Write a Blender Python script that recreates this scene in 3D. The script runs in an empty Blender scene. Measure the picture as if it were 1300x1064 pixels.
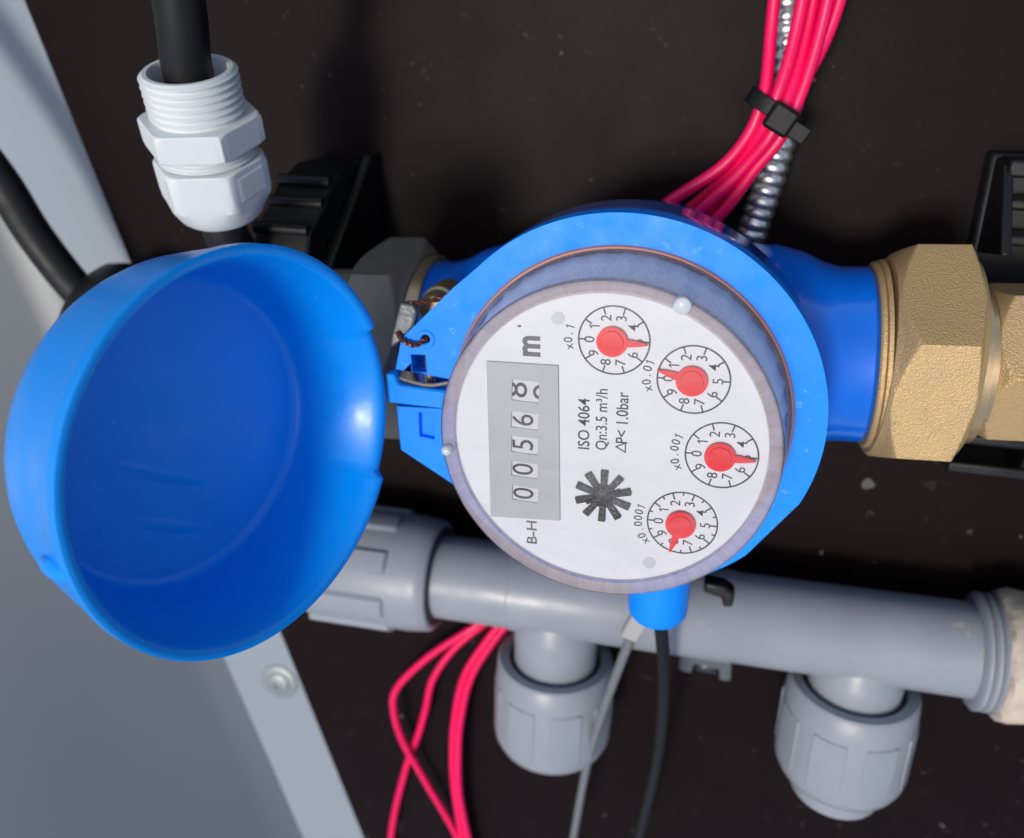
import bpy, bmesh, math, random
from mathutils import Vector, Matrix
random.seed(7)
S = bpy.context.scene
MM = 0.001
ZP = 100.0            # the mounting panel lies 100 mm behind the front of the meter glass

# ------------------------------------------------------------------ camera, sky, sun, exposure
cam_d = bpy.data.cameras.new('camera'); cam = bpy.data.objects.new('camera', cam_d)
S.collection.objects.link(cam); S.camera = cam
rv = Vector((0.369, -0.236, -0.062))
Rw = Matrix.Rotation(rv.length, 3, rv.normalized()).transposed()      # camera axes in the world
cam.matrix_world = Matrix.Translation(Vector((18.586, 75.778, 158.505 + ZP)) * MM) @ Rw.to_4x4()
cam_d.sensor_width = 36; cam_d.lens = 36 * 1100 / 1300
cam_d.shift_y = -45 / 1300
cam_d.clip_start = 0.005; cam_d.clip_end = 50
cam_d.dof.use_dof = True; cam_d.dof.focus_distance = 0.176; cam_d.dof.aperture_fstop = 13

SUN_EL, SUN_AZ = 82.0, 192.0        # azimuth counter-clockwise from +x: the light comes from the left
W = bpy.data.worlds.new('World'); S.world = W; W.use_nodes = True
nt = W.node_tree; bg = nt.nodes['Background']
sky = nt.nodes.new('ShaderNodeTexSky'); sky.sky_type = 'NISHITA'; sky.sun_disc = False
sky.sun_elevation = math.radians(SUN_EL); sky.sun_rotation = math.radians(90 - SUN_AZ)
sky.air_density = 1.0; sky.dust_density = 3.0; sky.ozone_density = 1.0
nt.links.new(sky.outputs[0], bg.inputs[0]); bg.inputs[1].default_value = 0.10
sun_d = bpy.data.lights.new('sun', 'SUN'); sun_d.energy = 1.4; sun_d.angle = math.radians(11); sun_d.color = (1, 0.95, 0.87)
sun = bpy.data.objects.new('sun', sun_d); S.collection.objects.link(sun)
sd = Vector((math.cos(math.radians(SUN_AZ)) * math.cos(math.radians(SUN_EL)), math.sin(math.radians(SUN_AZ)) * math.cos(math.radians(SUN_EL)), math.sin(math.radians(SUN_EL))))
sun.rotation_euler = sd.to_track_quat('Z', 'Y').to_euler()
S.view_settings.view_transform = 'Standard'; S.view_settings.look = 'None'
S.view_settings.exposure = 0.55; S.view_settings.gamma = 1.0
S.render.engine = 'CYCLES'
S.cycles.max_bounces = 10; S.cycles.transparent_max_bounces = 16; S.cycles.caustics_reflective = False; S.cycles.caustics_refractive = False
S.cycles.sample_clamp_indirect = 4

# ------------------------------------------------------------------ materials
def mat(name, col, rough=0.4, metal=0.0, bump=0.0, bscale=300, var=0.0, vscale=60, dust=0.0, dustcol=(0.5, 0.5, 0.5), dscale=250, dthr=0.68,
        coat=0.0, spec=0.5, rvar=0.0, col2=None, subs=0.0, transl=0.0):
    """col: base colour; var: slow mottling towards col2; dust: fine specks and smears of dustcol; bump: fine relief (mm)."""
    m = bpy.data.materials.new(name); m.use_nodes = True
    n = m.node_tree.nodes; L = m.node_tree.links; b = n['Principled BSDF']
    b.inputs['Roughness'].default_value = rough; b.inputs['Metallic'].default_value = metal
    b.inputs['Specular IOR Level'].default_value = spec; b.inputs['Coat Weight'].default_value = coat
    if subs: b.inputs['Subsurface Weight'].default_value = subs; b.inputs['Subsurface Scale'].default_value = 0.002
    tc = n.new('ShaderNodeTexCoord')
    def noise(sc, det=4, rg=0.55):
        t = n.new('ShaderNodeTexNoise'); t.inputs['Scale'].default_value = sc; t.inputs['Detail'].default_value = det
        t.inputs['Roughness'].default_value = rg; L.new(tc.outputs['Object'], t.inputs['Vector']); return t
    def ramp(src, a, c, x=0.0, y=1.0):
        r = n.new('ShaderNodeMapRange'); r.inputs[1].default_value = a; r.inputs[2].default_value = c
        r.inputs[3].default_value = x; r.inputs[4].default_value = y; L.new(src, r.inputs[0]); return r.outputs[0]
    def mix(f, a, c):
        x = n.new('ShaderNodeMix'); x.data_type = 'RGBA'
        if isinstance(f, float): x.inputs[0].default_value = f
        else: L.new(f, x.inputs[0])
        for s, v in ((x.inputs[6], a), (x.inputs[7], c)):
            if isinstance(v, tuple): s.default_value = (*v, 1)
            else: L.new(v, s)
        return x.outputs[2]
    c = tuple(col)
    if var:
        c2 = col2 or tuple(max(0, k * 0.6) for k in col)
        c = mix(ramp(noise(vscale, 5).outputs[0], 0.35, 0.7, 0, var), c, tuple(c2))
    if dust:
        big = ramp(noise(dscale * 0.12, 3).outputs[0], 0.42, 0.65)
        fine = ramp(noise(dscale, 6, 0.7).outputs[0], dthr, dthr + 0.08)
        mu = n.new('ShaderNodeMath'); mu.operation = 'MULTIPLY'; L.new(big, mu.inputs[0]); L.new(fine, mu.inputs[1])
        mu2 = n.new('ShaderNodeMath'); mu2.operation = 'MULTIPLY'; L.new(mu.outputs[0], mu2.inputs[0]); mu2.inputs[1].default_value = dust
        c = mix(mu2.outputs[0], c, tuple(dustcol))
    if isinstance(c, tuple): b.inputs['Base Color'].default_value = (*c, 1)
    else: L.new(c, b.inputs['Base Color'])
    if rvar:
        L.new(ramp(noise(vscale * 1.7, 5).outputs[0], 0.3, 0.7, rough, min(1, rough + rvar)), b.inputs['Roughness'])
    if bump:
        bp = n.new('ShaderNodeBump'); bp.inputs['Strength'].default_value = 1.0; bp.inputs['Distance'].default_value = bump * MM
        L.new(noise(bscale, 3).outputs[0], bp.inputs['Height']); L.new(bp.outputs[0], b.inputs['Normal'])
    return m

M = {}
M['blue'] = mat('blue_plastic', (0.0, 0.26, 0.95), 0.36, spec=0.3, var=0.35, col2=(0.0, 0.29, 0.97), vscale=90, dust=0.55, dustcol=(0.22, 0.52, 0.95), dscale=330, dthr=0.60, rvar=0.22, bump=0.02, bscale=900)
M['blue_lid'] = mat('blue_lid_plastic', (0.0, 0.265, 0.85), 0.20, spec=0.4, var=0.3, col2=(0.0, 0.285, 0.88), vscale=40, dust=0.5, dustcol=(0.3, 0.5, 0.8), dscale=700, dthr=0.64, rvar=0.25, bump=0.05, bscale=120)
M['blue_gloss'] = mat('blue_enamel', (0.0, 0.15, 0.74), 0.11, coat=0.5, var=0.4, vscale=70, dust=0.5, dustcol=(0.45, 0.55, 0.7), dscale=500, dthr=0.70, bump=0.06, bscale=160)
M['panel'] = mat('dark_film_faced_board', (0.0080, 0.0036, 0.0040), 0.46, var=0.35, col2=(0.0108, 0.0050, 0.0053), vscale=30, dust=0.7, dustcol=(0.11, 0.10, 0.10), dscale=260, dthr=0.63, rvar=0.05, bump=0.03, bscale=700, spec=0.07)
def add_specks(m, scale, rmax, col, keep=0.25):
    """plaster splashes and dust grains lying on a board"""
    n = m.node_tree.nodes; L = m.node_tree.links; b = n['Principled BSDF']
    src = b.inputs['Base Color'].links[0].from_socket
    tc = n.new('ShaderNodeTexCoord'); w = n.new('ShaderNodeTexNoise'); w.inputs['Scale'].default_value = scale * 2.2; w.inputs['Detail'].default_value = 4; L.new(tc.outputs['Object'], w.inputs['Vector'])
    sc = n.new('ShaderNodeVectorMath'); sc.operation = 'MULTIPLY_ADD'; L.new(w.outputs['Color'], sc.inputs[0]); sc.inputs[1].default_value = (0.5 / scale,) * 3; L.new(tc.outputs['Object'], sc.inputs[2])
    vo = n.new('ShaderNodeTexVoronoi'); vo.inputs['Scale'].default_value = scale; L.new(sc.outputs[0], vo.inputs['Vector'])
    se = n.new('ShaderNodeSeparateColor'); L.new(vo.outputs['Color'], se.inputs[0])
    rad = n.new('ShaderNodeMapRange'); rad.inputs[1].default_value = 1 - keep; rad.inputs[2].default_value = 1.0; rad.inputs[3].default_value = 0.0; rad.inputs[4].default_value = rmax; L.new(se.outputs[0], rad.inputs[0])
    lt = n.new('ShaderNodeMath'); lt.operation = 'LESS_THAN'; L.new(vo.outputs['Distance'], lt.inputs[0])
    pa = n.new('ShaderNodeTexNoise'); pa.inputs['Scale'].default_value = scale * 0.16; L.new(tc.outputs['Object'], pa.inputs['Vector'])
    pr_ = n.new('ShaderNodeMapRange'); pr_.inputs[1].default_value = 0.45; pr_.inputs[2].default_value = 0.62; pr_.inputs[3].default_value = 0.15; pr_.inputs[4].default_value = 1.5; L.new(pa.outputs[0], pr_.inputs[0])
    pm = n.new('ShaderNodeMath'); pm.operation = 'MULTIPLY'; L.new(rad.outputs[0], pm.inputs[0]); L.new(pr_.outputs[0], pm.inputs[1]); L.new(pm.outputs[0], lt.inputs[1])
    br = n.new('ShaderNodeMath'); br.operation = 'MULTIPLY'; L.new(lt.outputs[0], br.inputs[0]); L.new(se.outputs[1], br.inputs[1])
    mx = n.new('ShaderNodeMix'); mx.data_type = 'RGBA'; L.new(br.outputs[0], mx.inputs[0]); L.new(src, mx.inputs[6]); mx.inputs[7].default_value = (*col, 1); L.new(mx.outputs[2], b.inputs['Base Color'])
add_specks(M['panel'], 110, 0.14, (0.13, 0.12, 0.12), 0.2)
add_specks(M['panel'], 280, 0.13, (0.18, 0.17, 0.17), 0.10)
add_specks(M['blue_lid'], 420, 0.10, (0.45, 0.60, 0.85), 0.10)
add_specks(M['blue'], 350, 0.10, (0.45, 0.62, 0.90), 0.12)
M['board_edge'] = mat('board_edge', (0.05, 0.04, 0.035), 0.7)
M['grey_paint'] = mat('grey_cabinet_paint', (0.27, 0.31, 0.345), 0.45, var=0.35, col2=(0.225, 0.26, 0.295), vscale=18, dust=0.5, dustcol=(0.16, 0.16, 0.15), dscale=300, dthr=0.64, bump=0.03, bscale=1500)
M['grey_paint_shaded'] = mat('grey_cabinet_paint_shaded', (0.098, 0.121, 0.141), 0.38, var=0.5, col2=(0.078, 0.098, 0.115), vscale=9, bump=0.03, bscale=1500)  # same cabinet paint with the side's shade put into the colour
M['pvc'] = mat('grey_pvc', (0.29, 0.312, 0.34), 0.28, var=0.6, col2=(0.235, 0.26, 0.295), vscale=45, dust=0.8, dustcol=(0.44, 0.40, 0.34), dscale=260, dthr=0.61, rvar=0.2, bump=0.03, bscale=400)
M['pvc_dark'] = mat('grey_pvc_rubber', (0.03, 0.032, 0.036), 0.6)
M['white_pl'] = mat('white_nylon', (0.70, 0.735, 0.73), 0.4, var=0.25, col2=(0.63, 0.67, 0.67), vscale=80, subs=0.05, bump=0.03, bscale=900, dust=0.5, dustcol=(0.36, 0.34, 0.31), dscale=420, dthr=0.63)
M['black_pl'] = mat('black_plastic', (0.006, 0.0062, 0.007), 0.28, spec=0.4, dust=0.5, dustcol=(0.14, 0.14, 0.15), dscale=450, dthr=0.69, rvar=0.25, bump=0.04, bscale=500)
M['tie'] = mat('black_nylon_tie', (0.006, 0.006, 0.0065), 0.5, spec=0.25, bump=0.05, bscale=700)
M['cable'] = mat('black_cable_sheath', (0.008, 0.0085, 0.010), 0.45, spec=0.35, dust=0.3, dustcol=(0.2, 0.2, 0.2), dscale=400, rvar=0.2, bump=0.03, bscale=600)
M['lead'] = mat('grey_lead_sheath', (0.16, 0.17, 0.18), 0.35)
M['pink'] = mat('red_wire_insulation', (0.90, 0.001, 0.105), 0.36, dust=0.35, dustcol=(0.55, 0.10, 0.16), dscale=420, dthr=0.62, var=0.3, col2=(0.72, 0.003, 0.07), vscale=150, bump=0.02, bscale=800)
M['steel'] = mat('galvanised_steel', (0.80, 0.80, 0.78), 0.22, metal=0.95, var=0.5, col2=(0.45, 0.45, 0.43), vscale=300, rvar=0.25)
M['zinc'] = mat('zinc_bolt', (0.34, 0.38, 0.38), 0.5, metal=0.5, var=0.4, vscale=200)
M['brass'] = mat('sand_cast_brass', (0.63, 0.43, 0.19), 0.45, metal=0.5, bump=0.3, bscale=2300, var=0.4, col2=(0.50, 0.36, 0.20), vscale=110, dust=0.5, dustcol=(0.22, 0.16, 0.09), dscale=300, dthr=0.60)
M['brass_dark'] = mat('dark_brass', (0.25, 0.22, 0.175), 0.5, metal=0.3, bump=0.12, bscale=900, var=0.6, col2=(0.15, 0.132, 0.105), vscale=90)  # darker brass: the lid's shade on the left nut is in the colour
M['brass_smooth'] = mat('turned_brass', (0.62, 0.45, 0.25), 0.28, metal=0.75, var=0.4, col2=(0.42, 0.31, 0.18), vscale=140, bump=0.05, bscale=400)
M['dial'] = mat('white_dial', (0.77, 0.80, 0.87), 0.5, var=0.1, vscale=50, dust=0.12, dustcol=(0.4, 0.4, 0.45), dscale=900, dthr=0.72)
M['drum'] = mat('register_drum', (0.92, 0.91, 0.95), 0.4, var=0.3, col2=(0.76, 0.75, 0.82), vscale=120)
M['ink'] = mat('black_print', (0.02, 0.02, 0.03), 0.6)
M['ink_grey'] = mat('grey_print', (0.10, 0.105, 0.12), 0.6)
M['counter'] = mat('grey_counter_plate', (0.46, 0.49, 0.53), 0.5, var=0.2, vscale=60)
M['flap'] = mat('white_number_drum', (0.64, 0.66, 0.70), 0.4)
M['dot'] = mat('grey_pin', (0.58, 0.61, 0.66), 0.5)
M['red'] = mat('red_pointer', (0.86, 0.008, 0.014), 0.25, var=0.3, col2=(0.9, 0.03, 0.035), vscale=300, spec=0.4)
M['star'] = mat('black_star_wheel', (0.010, 0.010, 0.011), 0.5, dust=0.9, dustcol=(0.30, 0.30, 0.31), dscale=1900, dthr=0.53, bump=0.2, bscale=1200)
M['rim'] = mat('frosted_rim', (0.42, 0.375, 0.42), 0.35, var=0.4, col2=(0.52, 0.475, 0.52), vscale=160, bump=0.1, bscale=1800)
M['nub'] = mat('milky_plastic', (0.55, 0.58, 0.60), 0.12, coat=0.5)
M['gasket'] = mat('rust_red_gasket', (0.42, 0.15, 0.11), 0.4, var=0.6, col2=(0.30, 0.20, 0.20), vscale=150)
M['seal_lead'] = mat('lead_seal', (0.20, 0.215, 0.22), 0.45, metal=0.4, var=0.6, col2=(0.10, 0.105, 0.11), vscale=250, bump=0.3, bscale=350)
M['copper'] = mat('copper_brown_wire', (0.13, 0.045, 0.033), 0.35, metal=0.5)
M['beige'] = mat('beige_tape', (0.60, 0.50, 0.38), 0.6, var=0.7, col2=(0.40, 0.36, 0.30), vscale=130, bump=0.4, bscale=300)
M['conn'] = mat('ivory_connector', (0.42, 0.41, 0.38), 0.4)
M['smoke'] = mat('smoky_clip', (0.10, 0.11, 0.12), 0.2)

add_specks(M['pvc'], 90, 0.09, (0.40, 0.36, 0.30), 0.25)
def clear_mat(name, tint, gloss_r, refl, haze=0.0):
    m = bpy.data.materials.new(name); m.use_nodes = True
    n = m.node_tree.nodes; L = m.node_tree.links; n.clear()
    o = n.new('ShaderNodeOutputMaterial'); t = n.new('ShaderNodeBsdfTransparent'); g = n.new('ShaderNodeBsdfGlossy'); mx = n.new('ShaderNodeMixShader')
    t.inputs[0].default_value = (*tint, 1); g.inputs['Roughness'].default_value = gloss_r
    fr = n.new('ShaderNodeFresnel'); fr.inputs[0].default_value = 1.49
    mu = n.new('ShaderNodeMath'); mu.operation = 'MULTIPLY'; mu.inputs[1].default_value = refl
    L.new(fr.outputs[0], mu.inputs[0]); L.new(mu.outputs[0], mx.inputs[0]); L.new(t.outputs[0], mx.inputs[1]); L.new(g.outputs[0], mx.inputs[2]); L.new(mx.outputs[0], o.inputs[0])
    if haze:      # settled dust and wiped smears on the pane
        tc = n.new('ShaderNodeTexCoord'); mp = n.new('ShaderNodeMapping'); mp.inputs['Scale'].default_value = (1, 2.6, 1); mp.inputs['Rotation'].default_value = (0, 0, 0.5); L.new(tc.outputs['Object'], mp.inputs[0])
        a = n.new('ShaderNodeTexNoise'); a.inputs['Scale'].default_value = 45; a.inputs['Detail'].default_value = 8; a.inputs['Roughness'].default_value = 0.7; a.inputs['Distortion'].default_value = 0.8; L.new(mp.outputs[0], a.inputs['Vector'])
        mr = n.new('ShaderNodeMapRange'); mr.inputs[1].default_value = 0.42; mr.inputs[2].default_value = 0.72; mr.inputs[3].default_value = 0.01; mr.inputs[4].default_value = haze; L.new(a.outputs[0], mr.inputs[0])
        d = n.new('ShaderNodeBsdfDiffuse'); d.inputs[0].default_value = (0.75, 0.76, 0.78, 1); m2 = n.new('ShaderNodeMixShader')
        L.new(mr.outputs[0], m2.inputs[0]); L.new(mx.outputs[0], m2.inputs[1]); L.new(d.outputs[0], m2.inputs[2]); L.new(m2.outputs[0], o.inputs[0])
    return m
M['glass'] = clear_mat('clear_acrylic', (0.96, 0.965, 0.975), 0.06, 1.0, haze=0.12)
def milky_mat(name, col, fac):
    m = bpy.data.materials.new(name); m.use_nodes = True
    n = m.node_tree.nodes; L = m.node_tree.links; b = n['Principled BSDF']; o = n['Material Output']
    b.inputs['Roughness'].default_value = 0.15; b.inputs['Specular IOR Level'].default_value = 0.4
    tc = n.new('ShaderNodeTexCoord'); sx = n.new('ShaderNodeSeparateXYZ'); L.new(tc.outputs['Object'], sx.inputs[0])
    at = n.new('ShaderNodeMath'); at.operation = 'ARCTAN2'; L.new(sx.outputs[0], at.inputs[0]); L.new(sx.outputs[1], at.inputs[1])
    cb = n.new('ShaderNodeCombineXYZ'); mz = n.new('ShaderNodeMath'); mz.operation = 'MULTIPLY'; mz.inputs[1].default_value = 12
    L.new(sx.outputs[2], mz.inputs[0]); L.new(at.outputs[0], cb.inputs[0]); L.new(mz.outputs[0], cb.inputs[1])
    ns = n.new('ShaderNodeTexNoise'); ns.inputs['Scale'].default_value = 22; ns.inputs['Detail'].default_value = 5; ns.inputs['Roughness'].default_value = 0.65; L.new(cb.outputs[0], ns.inputs[0])
    mr = n.new('ShaderNodeMapRange'); mr.inputs[1].default_value = 0.35; mr.inputs[2].default_value = 0.68; L.new(ns.outputs[0], mr.inputs[0])
    mc = n.new('ShaderNodeMix'); mc.data_type = 'RGBA'; mc.inputs[6].default_value = (*col, 1); mc.inputs[7].default_value = (*[k * 0.74 for k in col], 1); L.new(mr.outputs[0], mc.inputs[0]); L.new(mc.outputs[2], b.inputs['Base Color'])
    t = n.new('ShaderNodeBsdfTransparent'); mx = n.new('ShaderNodeMixShader'); mx.inputs[0].default_value = fac
    L.new(t.outputs[0], mx.inputs[1]); L.new(b.outputs[0], mx.inputs[2]); L.new(mx.outputs[0], o.inputs[0])
    return m
M['glass_wall'] = milky_mat('whitened_acrylic_wall', (0.97, 0.96, 1.0), 0.34)  # clear wall whitened in colour, standing in for light scattered inside it
M['rim'] = milky_mat('frosted_rim', (0.62, 0.52, 0.56), 0.5)
M['clip_clear'] = clear_mat('clear_clip_plastic', (0.55, 0.6, 0.62), 0.15, 2.0)

# ------------------------------------------------------------------ mesh helpers (millimetres, z up from the glass front; the panel is z = -100)
COL = S.collection
def V(x, y, z): return Vector((x, y, z))
def finish(bm, name, m, parent=None, smooth=True, angle=35, bevel=0.0, origin=None, seg=2):
    """bm in mm -> one mesh object; its origin at `origin` (mm) so it carries its own place."""
    bmesh.ops.remove_doubles(bm, verts=bm.verts, dist=1e-4)
    bmesh.ops.recalc_face_normals(bm, faces=bm.faces)
    if origin is None:
        lo = [min(v.co[i] for v in bm.verts) for i in range(3)]; hi = [max(v.co[i] for v in bm.verts) for i in range(3)]
        origin = V((lo[0] + hi[0]) / 2, (lo[1] + hi[1]) / 2, lo[2])
    origin = Vector(origin)
    for v in bm.verts: v.co = (v.co - origin) * MM
    lim = math.radians(angle)
    for f in bm.faces: f.smooth = smooth
    for e in bm.edges:
        if len(e.link_faces) == 2 and e.calc_face_angle(0) > lim: e.smooth = False
    me = bpy.data.meshes.new(name); bm.to_mesh(me); bm.free()
    me.materials.append(M[m])
    o = bpy.data.objects.new(name, me); COL.objects.link(o)
    w = (origin + V(0, 0, ZP)) * MM
    if parent is not None:
        o.parent = parent; pw = parent.get('_w'); p0 = Vector(pw) if pw else Vector()
        o.location = w - p0
    else: o.location = w
    o['_w'] = tuple(w)
    if bevel:
        bv = o.modifiers.new('bevel', 'BEVEL'); bv.width = bevel * MM; bv.segments = seg; bv.limit_method = 'ANGLE'; bv.angle_limit = math.radians(30); bv.harden_normals = False
    return o
def thing(name, label, cat, loc, group=None):
    o = bpy.data.objects.new(name, None); COL.objects.link(o); o.empty_display_size = 0.01
    w = (Vector(loc) + V(0, 0, ZP)) * MM; o.location = w; o['_w'] = tuple(w)
    return tag(o, label, cat, group)
def tag(o, label, cat=None, group=None):
    o['label'] = label
    if cat: o['category'] = cat
    if group: o['group'] = group
    return o
def basis(d, up=None):
    d = Vector(d).normalized(); a = Vector(up) if up else (V(0, 0, 1) if abs(d.z) < 0.9 else V(1, 0, 0))
    u = (a - d * a.dot(d)).normalized(); return u, d.cross(u), d
def lathe(bm, o, d, prof, seg=64, up=None, mod=None, close=False):
    """prof: (radius, height along d); mod(k, i, r, h) may change a point."""
    u, v, d = basis(d, up); o = Vector(o); rings = []
    for i, (r, h) in enumerate(prof):
        ring = []
        if r < 1e-6: ring = [bm.verts.new(o + d * h)]
        else:
            for k in range(seg):
                a = 2 * math.pi * k / seg; rr, hh = mod(a, i, r, h) if mod else (r, h)
                ring.append(bm.verts.new(o + d * hh + (u * math.cos(a) + v * math.sin(a)) * rr))
        rings.append(ring)
    pairs = list(zip(rings, rings[1:])) + ([(rings[-1], rings[0])] if close else [])
    for A, B in pairs:
        if len(A) == 1 and len(B) == 1: continue
        for k in range(seg):
            j = (k + 1) % seg
            if len(A) == 1: bm.faces.new((A[0], B[k], B[j]))
            elif len(B) == 1: bm.faces.new((A[k], B[0], A[j]))
            else: bm.faces.new((A[k], B[k], B[j], A[j]))
    return rings
def box(bm, lo, hi, mtx=None):
    vs = [bm.verts.new(V(x, y, z)) for x in (lo[0], hi[0]) for y in (lo[1], hi[1]) for z in (lo[2], hi[2])]
    for f in ((0, 1, 3, 2), (4, 6, 7, 5), (0, 4, 5, 1), (2, 3, 7, 6), (0, 2, 6, 4), (1, 5, 7, 3)): bm.faces.new([vs[i] for i in f])
    if mtx is not None:
        for v in vs: v.co = mtx @ v.co
    return vs
def prism(bm, poly, z0, z1, mtx=None, holes=()):
    loops = [poly] + list(holes); ed = []; vall = []
    for lp in loops:
        vs = [bm.verts.new(V(x, y, z1)) for x, y in lp]; vall.append(vs)
        ed += [bm.edges.new((vs[i], vs[(i + 1) % len(vs)])) for i in range(len(vs))]
    r = bmesh.ops.triangle_fill(bm, use_beauty=True, use_dissolve=False, edges=ed, normal=V(0, 0, 1))
    top = [g for g in r['geom'] if isinstance(g, bmesh.types.BMFace)]
    newv = {}
    for vs in vall:
        for v in vs: newv[v] = bm.verts.new(V(v.co.x, v.co.y, z0))
    for f in top: bm.faces.new([newv[v] for v in reversed(f.verts[:])])
    for vs in vall:
        for i in range(len(vs)):
            a, c = vs[i], vs[(i + 1) % len(vs)]; bm.faces.new((a, c, newv[c], newv[a]))
    if mtx is not None:
        for v in list(newv) + list(newv.values()): v.co = mtx @ v.co
def spline(pts, n=10):
    P = [Vector(p) for p in pts]; P = [P[0] * 2 - P[1]] + P + [P[-1] * 2 - P[-2]]; out = []
    for i in range(1, len(P) - 2):
        for k in range(n):
            t = k / n; a, b, c, d = P[i - 1:i + 3]
            out.append(0.5 * ((2 * b) + (c - a) * t + (2 * a - 5 * b + 4 * c - d) * t * t + (3 * b - a - 3 * c + d) * t ** 3))
    out.append(P[-2]); return out
def tube(bm, pts, r, seg=14, rad=None):
    up = None; rings = []
    for i, p in enumerate(pts):
        d = (pts[min(i + 1, len(pts) - 1)] - pts[max(i - 1, 0)]).normalized()
        if up is None: up = basis(d)[0]
        u = (up - d * up.dot(d)).normalized(); v = d.cross(u); up = u
        rr = rad(i, len(pts)) if rad else r
        rings.append([bm.verts.new(p + (u * math.cos(2 * math.pi * k / seg) + v * math.sin(2 * math.pi * k / seg)) * rr) for k in range(seg)])
    for A, B in zip(rings, rings[1:]):
        for k in range(seg): bm.faces.new((A[k], A[(k + 1) % seg], B[(k + 1) % seg], B[k]))
    bm.faces.new(rings[0][::-1]); bm.faces.new(rings[-1])
def wire(name, pts, r, m, parent=None, seg=14, n=10):
    bm = bmesh.new(); tube(bm, spline(pts, n), r, seg); return finish(bm, name, m, parent, origin=pts[0])
def ngon(cx, cy, r, n, a0=0.0): return [(cx + r * math.cos(a0 + 2 * math.pi * k / n), cy + r * math.sin(a0 + 2 * math.pi * k / n)) for k in range(n)]
def one_bm(bm, size, x, y, z, ang):      # a numeral one with a flag
    p = [(-.035, -.35), (.05, -.35), (.05, .35), (-.02, .35), (-.19, .2), (-.14, .14), (-.035, .23)]
    prism(bm, [(a * size, c * size) for a, c in p], -.01, .01, Matrix.Translation(V(x, y, z)) @ Matrix.Rotation(ang, 4, 'Z'))
def text_bm(bm, s, size, x, y, z, ang, sx=1.0, thick=0.06, align='CENTER', bold=0.0):
    cu = bpy.data.curves.new('t', 'FONT'); cu.body = s; cu.size = size; cu.align_x = align; cu.align_y = 'CENTER' if align == 'CENTER' else 'BOTTOM_BASELINE'
    cu.extrude = thick / 2; cu.offset = bold; cu.resolution_u = 4
    ob = bpy.data.objects.new('t', cu); COL.objects.link(ob)
    bpy.context.view_layer.update()
    me = bpy.data.meshes.new_from_object(ob.evaluated_get(bpy.context.evaluated_depsgraph_get()))
    me.transform(Matrix.Translation(V(x, y, z)) @ Matrix.Rotation(ang, 4, 'Z') @ Matrix.Diagonal((sx, 1, 1, 1)))
    bm.from_mesh(me); bpy.data.objects.remove(ob); bpy.data.curves.remove(cu); bpy.data.meshes.remove(me)

# ------------------------------------------------------------------ the setting: panel, cabinet flange and side
bm = bmesh.new()
prism(bm, [(-219, 124.5), (-207.6, 86.5), (-117.8, -212), (-58, -411), (330, -411), (330, 330), (-281, 330)], -106, -100)
o = finish(bm, 'mounting_panel', 'panel', bevel=0.4, origin=(0, 0, -106)); o['kind'] = 'structure'; o['label'] = 'dark brown film faced mounting board behind the meter'
bm = bmesh.new()
prism(bm, [(-325, 330), (-232.98, 32.7), (-152.5, -224.9), (-95, -411), (60, -411), (60, 330)], -110, -106.2)
o = finish(bm, 'cabinet_flange', 'grey_paint', bevel=0.6, origin=(-100, 0, -110)); o['kind'] = 'structure'; o['label'] = 'light grey painted cabinet strip along the edge of the dark board'
bm = bmesh.new()     # the side sheet, sloped and darkened in colour for its shade, folds up and away to the left of the strip
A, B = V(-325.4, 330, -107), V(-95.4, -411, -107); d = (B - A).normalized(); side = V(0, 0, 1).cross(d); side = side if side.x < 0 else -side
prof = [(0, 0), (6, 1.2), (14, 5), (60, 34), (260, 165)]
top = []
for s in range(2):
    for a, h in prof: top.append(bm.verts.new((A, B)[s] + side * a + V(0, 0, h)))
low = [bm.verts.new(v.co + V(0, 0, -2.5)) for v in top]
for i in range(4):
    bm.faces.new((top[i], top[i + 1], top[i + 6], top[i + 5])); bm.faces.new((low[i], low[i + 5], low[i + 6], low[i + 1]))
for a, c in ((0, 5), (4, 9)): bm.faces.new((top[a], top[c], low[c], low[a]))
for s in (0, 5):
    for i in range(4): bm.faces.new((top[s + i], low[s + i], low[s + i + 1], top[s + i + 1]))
o = finish(bm, 'cabinet_side', 'grey_paint_shaded', origin=(-250, 0, -107)); o['kind'] = 'structure'; o['label'] = 'grey sloping cabinet side on the left with shade in its colour'

bolt = thing('bolt', 'round zinc bolt in the light grey cabinet strip', 'bolt', (-143.6, -177, -106.2))
bm = bmesh.new(); lathe(bm, (-143.6, -177, -106.2), (0, 0, 1), [(0, 0), (8.0, 0), (8.0, 0.7), (7.5, 1.0), (3, 1.0), (0, 1.0)], 40); finish(bm, 'washer', 'zinc', bolt)
bm = bmesh.new(); lathe(bm, (-143.6, -177, -105.2), (0, 0, 1), [(0, 0), (5.0, 0), (4.8, .8), (3.8, 1.3), (2.1, 1.4), (2.1, .6), (0, .6)], 40); finish(bm, 'bolt_head', 'zinc', bolt)

# ------------------------------------------------------------------ the water meter
AX, AXY, AXZ = V(1, 0.06, 0).normalized(), 2.1, -60.0       # pipe axis: y = 2.1 + 0.06 x, z = -60
def axp(x): return V(x, AXY + 0.06 * x, AXZ)
meter = thing('water_meter', 'blue water meter with round white dial and its domed lid hanging open', 'water meter', (0, 0, -100))
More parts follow.
